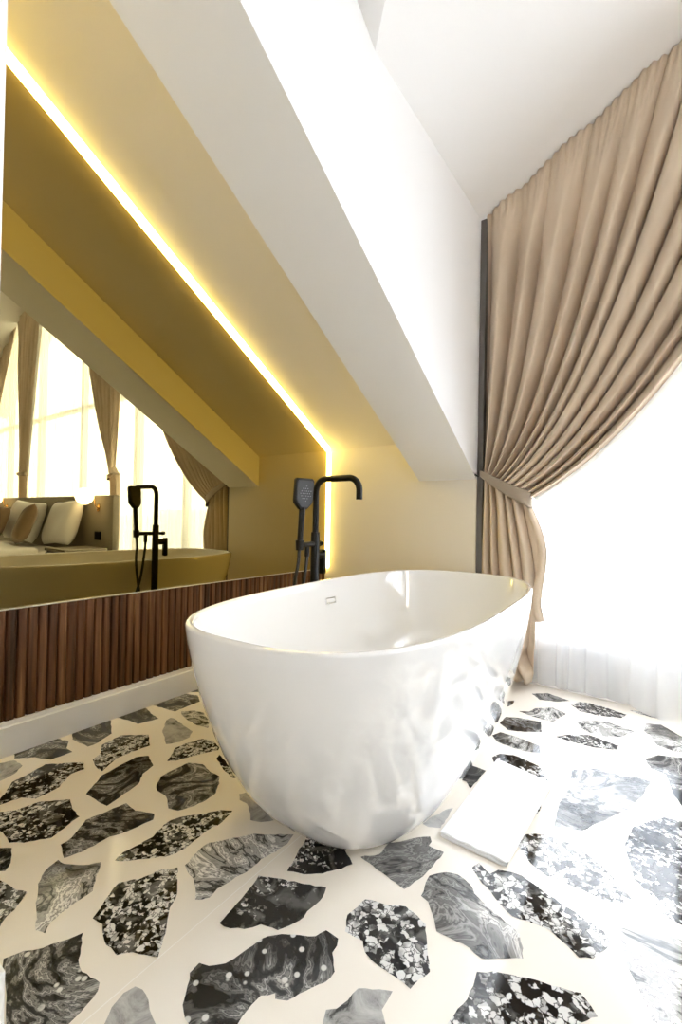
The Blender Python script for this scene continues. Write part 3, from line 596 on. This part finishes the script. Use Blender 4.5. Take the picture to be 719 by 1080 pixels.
# hose: from the handset down, a loop, and back up to the outlet at the bracket
hp = spline([hb-ht_dir*.03, hb-ht_dir*.09, hd*.125+Vector((-.02,0,.58)), hd*.11+Vector((-.03,0,.42)), hd*.07+Vector((-.02,0,.24)), hd*.055+Vector((0,0,.13)),
             hd*.10+Vector((.02,0,.085)), hd*.15+Vector((.025,0,.14)), hd*.14+Vector((.005,0,.30)), hd*.095+Vector((-.01,0,.48)), hd*.068+Vector((-.003,0,.64)), hd*.062+Vector((0,0,.715)), hd*.062+Vector((0,0,.75))], 12)
bm = bmesh.new(); tube(bm, hp, .0072, 12); KP_('shower_hose', bm, M_BLACKR)
bm = bmesh.new(); lathe(bm, [(.001,0),(.011,0),(.011,.045),(.001,.045)], hd*.062+Vector((0,0,.705)), 18); KP_('hose_coupling', bm)

# ------------------------------------------------------------------ towel on the floor
cs = [on_floor(463,878,.01), on_floor(535,912,.01), on_floor(583,826,.01), on_floor(524,800,.01)]   # front-left, front-right, back-right, back-left
def twl(u, v): return (cs[0].lerp(cs[1], u)).lerp(cs[3].lerp(cs[2], u), v)
bm = bmesh.new(); NU, NV = 34, 46; TH = .0065
rt_ = random.Random(3)
def wob(u, v, k): return .0012*math.sin(9*u+3*v+k)+.0010*math.sin(17*v-5*u+2*k)
def layer(z0, th, shr, k):
    top = [[None]*NU for _ in range(NV)]; bot = [[None]*NU for _ in range(NV)]
    for j in range(NV):
        for i in range(NU):
            u, v = i/(NU-1), j/(NV-1); p = twl(shr+(1-2*shr)*u, shr*.5+(1-shr)*v)
            e = min(u, 1-u, v, 1-v); rr = math.sqrt(max(0, 1-(1-min(1, e/.035))**2)); sag = -.004*(1-rr)
            zz = z0+th*.5; w_ = wob(u, v, k)
            top[j][i] = bm.verts.new((p.x, p.y, zz+th*.5*rr+w_*rr)); bot[j][i] = bm.verts.new((p.x, p.y, max(.0008, zz-th*.5*rr+w_*rr*.5)))
    for j in range(NV-1):
        for i in range(NU-1):
            bm.faces.new((top[j][i], top[j][i+1], top[j+1][i+1], top[j+1][i])); bm.faces.new((bot[j][i], bot[j+1][i], bot[j+1][i+1], bot[j][i+1]))
    for L1, L2 in ((top[0],bot[0]),(top[-1],bot[-1]),([r_[0] for r_ in top],[r_[0] for r_ in bot]),([r_[-1] for r_ in top],[r_[-1] for r_ in bot])):
        for i in range(len(L1)-1):
            try: bm.faces.new((L1[i], L1[i+1], L2[i+1], L2[i]))
            except ValueError: pass
layer(.001, TH, .012, 0); layer(.001+TH*.9, TH, .004, 2)
# the two rolled folds that join the layers at the front edge
bm.verts.ensure_lookup_table()
fd = [twl(.02+.96*k/20, .004) for k in range(21)]
tube(bm, [Vector((p.x, p.y, .0046)) for p in fd], [.002]+[.0042]*19+[.002], 10)
fd2 = [twl(.015+.97*k/20, .008+.004*math.sin(k*.9)) for k in range(21)]
tube(bm, [Vector((p.x, p.y, .0112+.0009*math.sin(k*.8))) for k, p in enumerate(fd2)], [.002]+[.0040]*19+[.002], 10)
tag(obj('folded_towel', bm, M_TOWEL, smooth=True), 'folded white towel lying on the floor right of the bathtub', 'towel')

# ------------------------------------------------------------------ curtains
def pleat(s, N, seed):   # sharp-ish fold profile in [-1,1]
    r_ = random.Random(seed); ph = [r_.uniform(-1.5,1.5) for _ in range(N+3)]
    x_ = s*N; i = int(x_); f = x_-i; a0, a1 = ph[i], ph[i+1]; p = 2*PI*(x_)+a0*(1-f)+a1*f
    v = 1-2*abs(math.sin(p*.5))**.75; return v, math.sin(p*.5+seed)
def curtain(name, label, xt0, xt1, ztop, tie, tiew, y, N, seed, cfrac=(.534,.16), band=True, bottom=(None,None), lining=True, cols=420, rows=120, group=None, low=.012, amp0=.034, tuck=False):
    """tie = (x0,z0,x1,z1): the gathered band from its wall end to its free end."""
    tx0, tz0, tx1, tz1 = tie; bx0, bx1 = bottom
    root = thing(name, label, 'curtain', ((xt0+xt1)/2, y, 0), group); off = Vector((-(xt0+xt1)/2, -y, 0))
    mid = .62
    def fn(s, v):
        top = Vector((xt0+(xt1-xt0)*s, 0, ztop(xt0+(xt1-xt0)*s))); se = s**1.15
        te = Vector((tx0+(tx1-tx0)*se, 0, tz0+(tz1-tz0)*se))
        pl, pl2 = pleat(s, N, seed)
        if v < mid:
            t_ = v/mid; d = top-te; c_ = te+Vector((d.x*cfrac[0], 0, d.z*cfrac[1]+ (0 if abs(d.x) > .3 else d.z*.3*(1-abs(d.x)/.3))))
            p = bez(top, c_, te, t_)
            hd_ = math.exp(-(t_/.025)**2); amp = amp0*min(1, .12+t_*4)*(1-.45*t_**3)
            ruff = .008*math.sin(2*PI*s*N*4.3+seed)*math.exp(-(t_/.06)**2)
            p.y = pl*amp + pl2*.012*(1-t_) + ruff
            side = Vector((d.z, 0, -d.x)).normalized(); p += side*(-(.010)*math.cos(2*PI*s*N))*(1-.6*t_)*min(1, t_*8)
            # stand-off pinch just below the rod
            p.y *= (1-.35*math.exp(-((t_-.035)/.012)**2))
            p.y += -.05*t_**2*math.sin(PI*s)
        else:
            t_ = (v-mid)/(1-mid); a_ = bx0 if bx0 is not None else tx0; b_ = bx1 if bx1 is not None else tx1
            k_ = max(0, min(1, (s-.84)/.03)) if tuck else 0; be = Vector((a_+(b_-a_)*s, 0, low+.02*abs(math.sin(s*7+seed))+.33*k_*k_*(3-2*k_)))
            p = te.lerp(be, t_); bul = math.sin(PI*min(1, t_*1.15))
            p.x += ((.075 if tuck else .05)*bul*(s-.25)+.012*math.sin(t_*9+s*5)*t_); 
            amp = amp0*(.55+.5*t_)
            if tuck: pl = pleat(min(1, s*1.02), 6, seed+3)[0]*(1-.45*s)
            p.y = pl*amp*(.8+.2*math.cos(5*t_)) -.05*math.sin(PI*s)*(1-t_)**2
            if t_ > .78 and k_ < .5:   # the surplus length folds up on the floor
                q = (t_-.78)/.22; p.y += -.05*math.sin(q*PI*2.3+s*4)*q; p.x += .018*math.sin(q*PI*2.5+s*11)
        p.y = min(p.y, .05 if tuck else .03)
        return Vector((p.x, y+p.y, max(p.z, .006)))
    bm = bmesh.new(); grid(bm, fn, cols, rows)
    o = obj('drape', bm, M_CURT, root, smooth=True); o.location = off
    sd_ = o.modifiers.new('thick', 'SOLIDIFY'); sd_.thickness = .002; sd_.offset = 0
    if lining:   # turned-back pale lining along the free edge
        bm = bmesh.new()
        def fl_(s, v):
            v2 = v*mid*.985; s2 = .992
            p = fn(s2, v2); q = fn(s2, min(mid, v2+.01)); tan = (q-p); tan = tan.normalized() if tan.length > 1e-6 else Vector((0,0,-1))
            nrm = Vector((-tan.z, 0, tan.x)); 
            sg = 1 if xt1 > xt0 else -1
            if nrm.x*sg < 0: nrm = -nrm
            w_ = (.105-.075*v)*s
            return p + nrm*w_ + Vector((0, .012-.02*math.sin(PI*s), 0))
        grid(bm, fl_, 8, 70); o = obj('lining_edge', bm, M_LINING, root, smooth=True); o.location = off; o['label'] = 'pale turned-back lining edge'
    if band:
        bm = bmesh.new(); K = 30
        def bd(s, v):
            an = 2*PI*s; ca, sa = math.cos(an), math.sin(an)
            w = (1+ca)/2; cx_ = tx0+(tx1-tx0)*w; cz_ = tz0+(tz1-tz0)*(w**1.15)
            ext = .016 if tx1 > tx0 else -.016
            px_ = cx_+ext*ca; wd = tiew*(.30+.70*w**.6)
            yy = -.062*abs(sa)**.7*(1.1) if sa > 0 else .05*abs(sa)**.7
            return Vector((px_, y-.02+yy, cz_+.5*wd-wd*v-.012*math.sin(PI*w)))
        grid(bm, bd, 56, 6, wrap=True); o = obj('tieback_band', bm, M_TIE, root, smooth=True); o.location = off
        sd_ = o.modifiers.new('thick', 'SOLIDIFY'); sd_.thickness = .004
    return root
ztr = lambda x_: zdorm(x_)+.003
curtain('tied_curtain', 'beige curtain tied back behind the far end of the bathtub', XB2+.03, .945, ztr, (XB2+.035,1.135,-.60,.985), .085, 2.500, 11, 4, bottom=(XB2+.045,-.53), amp0=.062, tuck=True)
gE = 'beige curtains of the bedroom windows'
curtain('tied_curtain', 'narrow beige curtain above the headboard right of the lamp, seen in the mirror', 2.10, 1.0, ztr, (1.01,1.30,1.12,1.26), .06, 2.515, 12, 9, (.5,.12), bottom=(1.0,1.08), lining=False, cols=200, rows=80, group=None, low=.9 if False else .012)
curtain('tied_curtain', 'beige curtain with pale edge gathered behind the bed pillows, seen in the mirror', 4.02, 3.05, ztr, (3.72,1.42,3.50,1.40), .06, 2.515, 12, 12, (.25,.30), bottom=(3.92,3.40), lining=True, cols=200, rows=80)
curtain('tied_curtain', 'beige curtain at the far left edge of the mirror, sweeping to the left', 4.10, 5.95, ztr, (5.85,1.30,5.65,1.25), .06, 2.515, 12, 15, (.5,.14), bottom=(5.85,5.6), lining=False, cols=200, rows=80)
# hook in the reveal for the tie-back
bm = bmesh.new(); tube(bm, spline([(XB2-.006,YEW-.002,1.128),(XB2-.004,YEW-.022,1.128),(XB2+.008,YEW-.026,1.122),(XB2+.012,YEW-.012,1.118)], 6), .005, 10); lathe(bm, [(.001,0),(.011,0),(.011,.005),(.001,.006)], (XB2-.011,YEW,1.128), 16, Vector((0,-1,0)))
tag(obj('tieback_hook', bm, M_BLACK, smooth=True, autosmooth=40), 'small black tie-back hook at the corner of the white wall', 'hook')

# sheers
def sheer_curtain(label, xa, xb, y, seed, sweep=None):
    bm = bmesh.new(); N = int((xb-xa)/.085)
    def fn(s, v):
        x_ = xa+(xb-xa)*s; zt2 = zdorm(x_)-.015; z_ = zt2+(.012-zt2)*v
        pl, pl2 = pleat(s, N, seed); yy = pl*.011*(.5+.5*v)+pl2*.006
        if sweep: 
            k = max(0, math.sin(PI*min(1, max(0, (s-sweep[0])/(.86-sweep[0])))))**1.5 * max(0, 1-z_/.6)**1.6; yy -= sweep[1]*k
        return Vector((x_+.01*math.sin(v*5+s*20), y+yy, max(.004, z_)))
    grid(bm, fn, N*14, 40); return tag(obj('sheer_curtain', bm, M_SHEER, smooth=True), label, 'sheer curtain')
sheer_curtain('white sheer curtain behind the tied beige curtain, beside the tub', XB2+.04, .96, 2.573, 21, (.34,.30))
sheer_curtain('white sheer curtain between the two bedroom curtains above the bed, in the mirror', .98, 3.58, 2.580, 22)
sheer_curtain('white sheer curtain at the left end of the mirror', 3.62, XEND-.03, 2.580, 23)

# ------------------------------------------------------------------ bed corner, seen in the mirror
bd = thing('double_bed', 'bed with white mattress against the window wall, seen in the mirror', 'bed', (2.45,1.4,0))
bo = Vector((-2.45,-1.4,0))
def BP(name, bm, m, **k): o = obj(name, bm, m, bd, **k); o.location = bo; return o
bm = bmesh.new(); box(bm, .79, 4.2, 2.35, 2.42, .0, 1.06, .012, 3); BP('headboard', bm, M_HEAD, smooth=True, autosmooth=40)
bm = bmesh.new(); box(bm, 1.30, 3.60, 0.30, 2.345, .07, .30, .015, 3); BP('bed_base', bm, M_HEAD)
bm = bmesh.new(); box(bm, 1.29, 3.61, .28, 2.345, .302, .46, .05, 4); BP('mattress', bm, M_LINEN, smooth=True)
bm = bmesh.new()
def duv(u, v):
    x_ = 1.24+2.42*u; y_ = .24+1.62*v; e = min(u,1-u)*2.42; ef = v*1.62; z_ = .488+.010*math.sin(x_*5)*math.sin(y_*6)
    dr = max(0, 1-min(e, ef)/.08)**2; z_ -= .20*dr
    return Vector((x_, y_, z_))
grid(bm, duv, 80, 60); o = BP('duvet', bm, M_LINEN, smooth=True); sdm = o.modifiers.new('thick', 'SOLIDIFY'); sdm.thickness = .022; sdm.offset = 1
for i in range(4):
    bm = bmesh.new(); lathe(bm, [(.001,0),(.02,0),(.025,.075),(.001,.075)], ((1.4,3.5)[i%2],(.4,2.2)[i//2],0), 16); BP('leg', bm, M_DARKW)
def pillow(name, label, cat, w, h, th, loc, rx, rz, m, ry=0, group=None):
    bm = bmesh.new(); N = 26
    def side(sg):
        V = [[None]*N for _ in range(N)]
        for j in range(N):
            for i in range(N):
                a, b_ = 2*i/(N-1)-1, 2*j/(N-1)-1; f = max(0, (1-a**4)*(1-b_**4))**.55
                k = 1-.07*(1-abs(a))*abs(b_)**3; k2 = 1-.07*(1-abs(b_))*abs(a)**3
                V[j][i] = bm.verts.new((a*w/2*k2, sg*th/2*f*(1+.06*math.sin(5*a+3*b_)), b_*h/2*k))
        for j in range(N-1):
            for i in range(N-1): bm.faces.new((V[j][i], V[j][i+1], V[j+1][i+1], V[j+1][i]))
    side(1); side(-1); bmesh.ops.remove_doubles(bm, verts=bm.verts[:], dist=1e-5)
    o = tag(obj(name, bm, m, smooth=True), label, cat, group); o.rotation_euler = (rx, ry, rz); o.location = loc; return o
pillow('pillow', 'white pillow on the bed nearest the round wall lamp with brass arm', 'pillow', .74, .50, .19, (1.56,2.19,.76), -.28, .06, M_LINEN, .04)
pillow('pillow', 'white pillow on the bed behind the brown cushions', 'pillow', .80, .50, .19, (2.62,2.19,.76), -.28, -.05, M_LINEN, -.05)
pillow('cushion', 'brown velvet cushion leaning between the two white pillows', 'cushion', .42, .42, .15, (1.84,1.93,.735), -.35, .25, M_PILLOWC, .16)
pillow('cushion', 'brown velvet cushion at the left edge of the mirror', 'cushion', .42, .42, .15, (2.78,1.93,.735), -.35, -.1, M_PILLOWC, -.06)
def wall_lamp(x_, label):
    t = thing('wall_lamp', label, 'lamp', (x_,2.35,.95))
    bm = bmesh.new(); lathe(bm, [(.001,0),(.026,0),(.026,.012),(.02,.018),(.001,.018)], (0,0,-.02), 24, Vector((0,-1,0))); box(bm, -.026, .026, -.014, 0, -.06, .02, .01, 2); obj('backplate', bm, M_BRASS, t, smooth=True, autosmooth=40)
    bm = bmesh.new(); tube(bm, spline([(0,-.015,-.02),(0,-.04,.0),(0,-.05,.08),(0,-.10,.165),(0,-.15,.185)], 8), .005, 10); obj('arm', bm, M_BRASS, t, smooth=True, autosmooth=40)
    bm = bmesh.new(); bmesh.ops.create_uvsphere(bm, u_segments=32, v_segments=20, radius=.088); 
    for v in bm.verts: v.co += Vector((0,-.15,.095))
    obj('globe_shade', bm, M_GLOBE, t, smooth=True)
wall_lamp(1.08, 'lit round white wall lamp with brass arm above the black switch plate')
wall_lamp(3.72, 'lit round white wall lamp at the left edge of the mirror')
bm = bmesh.new(); box(bm, 1.015, 1.145, 2.339, 2.349, .585, .675, .003); box(bm, 1.022, 1.078, 2.335, 2.339, .592, .668, .002); box(bm, 1.082, 1.138, 2.335, 2.339, .592, .668, .002)
tag(obj('switch_plate', bm, M_BLACK), 'black double switch plate on the headboard below the lamp', 'switch')
ns = thing('nightstand', 'dark low nightstand with grey top beside the bed, seen in the mirror', 'nightstand', (1.03,2.1,0))
bm = bmesh.new(); box(bm, -.21, .21, -.18, .21, .12, .485, .006); obj('cabinet_body', bm, M_DARKW, ns)
bm = bmesh.new(); box(bm, -.225, .225, -.195, .215, .487, .515, .005); obj('tabletop', bm, M_HEAD, ns)
bm = bmesh.new(); box(bm, -.2, .2, -.197, -.182, .14, .47, .004); d_ = obj('drawer', bm, M_DARKW, ns)
for sx in (-1,1):
    for sy in (-1,1):
        bm = bmesh.new(); box(bm, sx*.18-.015, sx*.18+.015, sy*.16-.015, sy*.16+.015, 0, .12, .003); obj('leg', bm, M_DARKW, ns)

# ------------------------------------------------------------------ ceiling lamps behind the camera
def downlight(x_, y_, label):
    z_ = zr(y_); t = thing('downlight', label, 'lamp', (x_,y_,z_-.002), 'recessed downlights of the sloped ceiling')
    bm = bmesh.new(); lathe(bm, [(.03,-.004),(.045,-.006),(.048,0),(.03,.004)], (0,0,-.03), 24); obj('lamp_ring', bm, M_FRAME, t, smooth=True, autosmooth=40)
    bm = bmesh.new(); lathe(bm, [(.001,-.002),(.029,-.002),(.029,.02),(.001,.02)], (0,0,-.03), 20); obj('lamp_lens', bm, M_DOWN, t)
for x_, y_ in ((.25,-.9),(.95,-.9),(-.4,-1.5)): downlight(x_, y_, 'small round recessed downlight in the sloped ceiling behind the camera')

# ------------------------------------------------------------------ light
w = bpy.data.worlds.new('sky'); SC.world = w; w.use_nodes = True
bg = w.node_tree.nodes['Background']; bg.inputs['Color'].default_value = (.90,.945,1,1); bg.inputs['Strength'].default_value = 6.6
SC.view_settings.view_transform = 'Standard'; SC.view_settings.look = 'None'; SC.view_settings.gamma = 1; SC.view_settings.exposure = 1.2
SC.view_settings.use_curve_mapping = False
cy = SC.cycles; cy.use_denoising = True; cy.max_bounces = 14; cy.diffuse_bounces = 7; cy.glossy_bounces = 8; cy.transparent_max_bounces = 24; cy.transmission_bounces = 10
cy.sample_clamp_indirect = 12; cy.caustics_reflective = False; cy.caustics_refractive = False
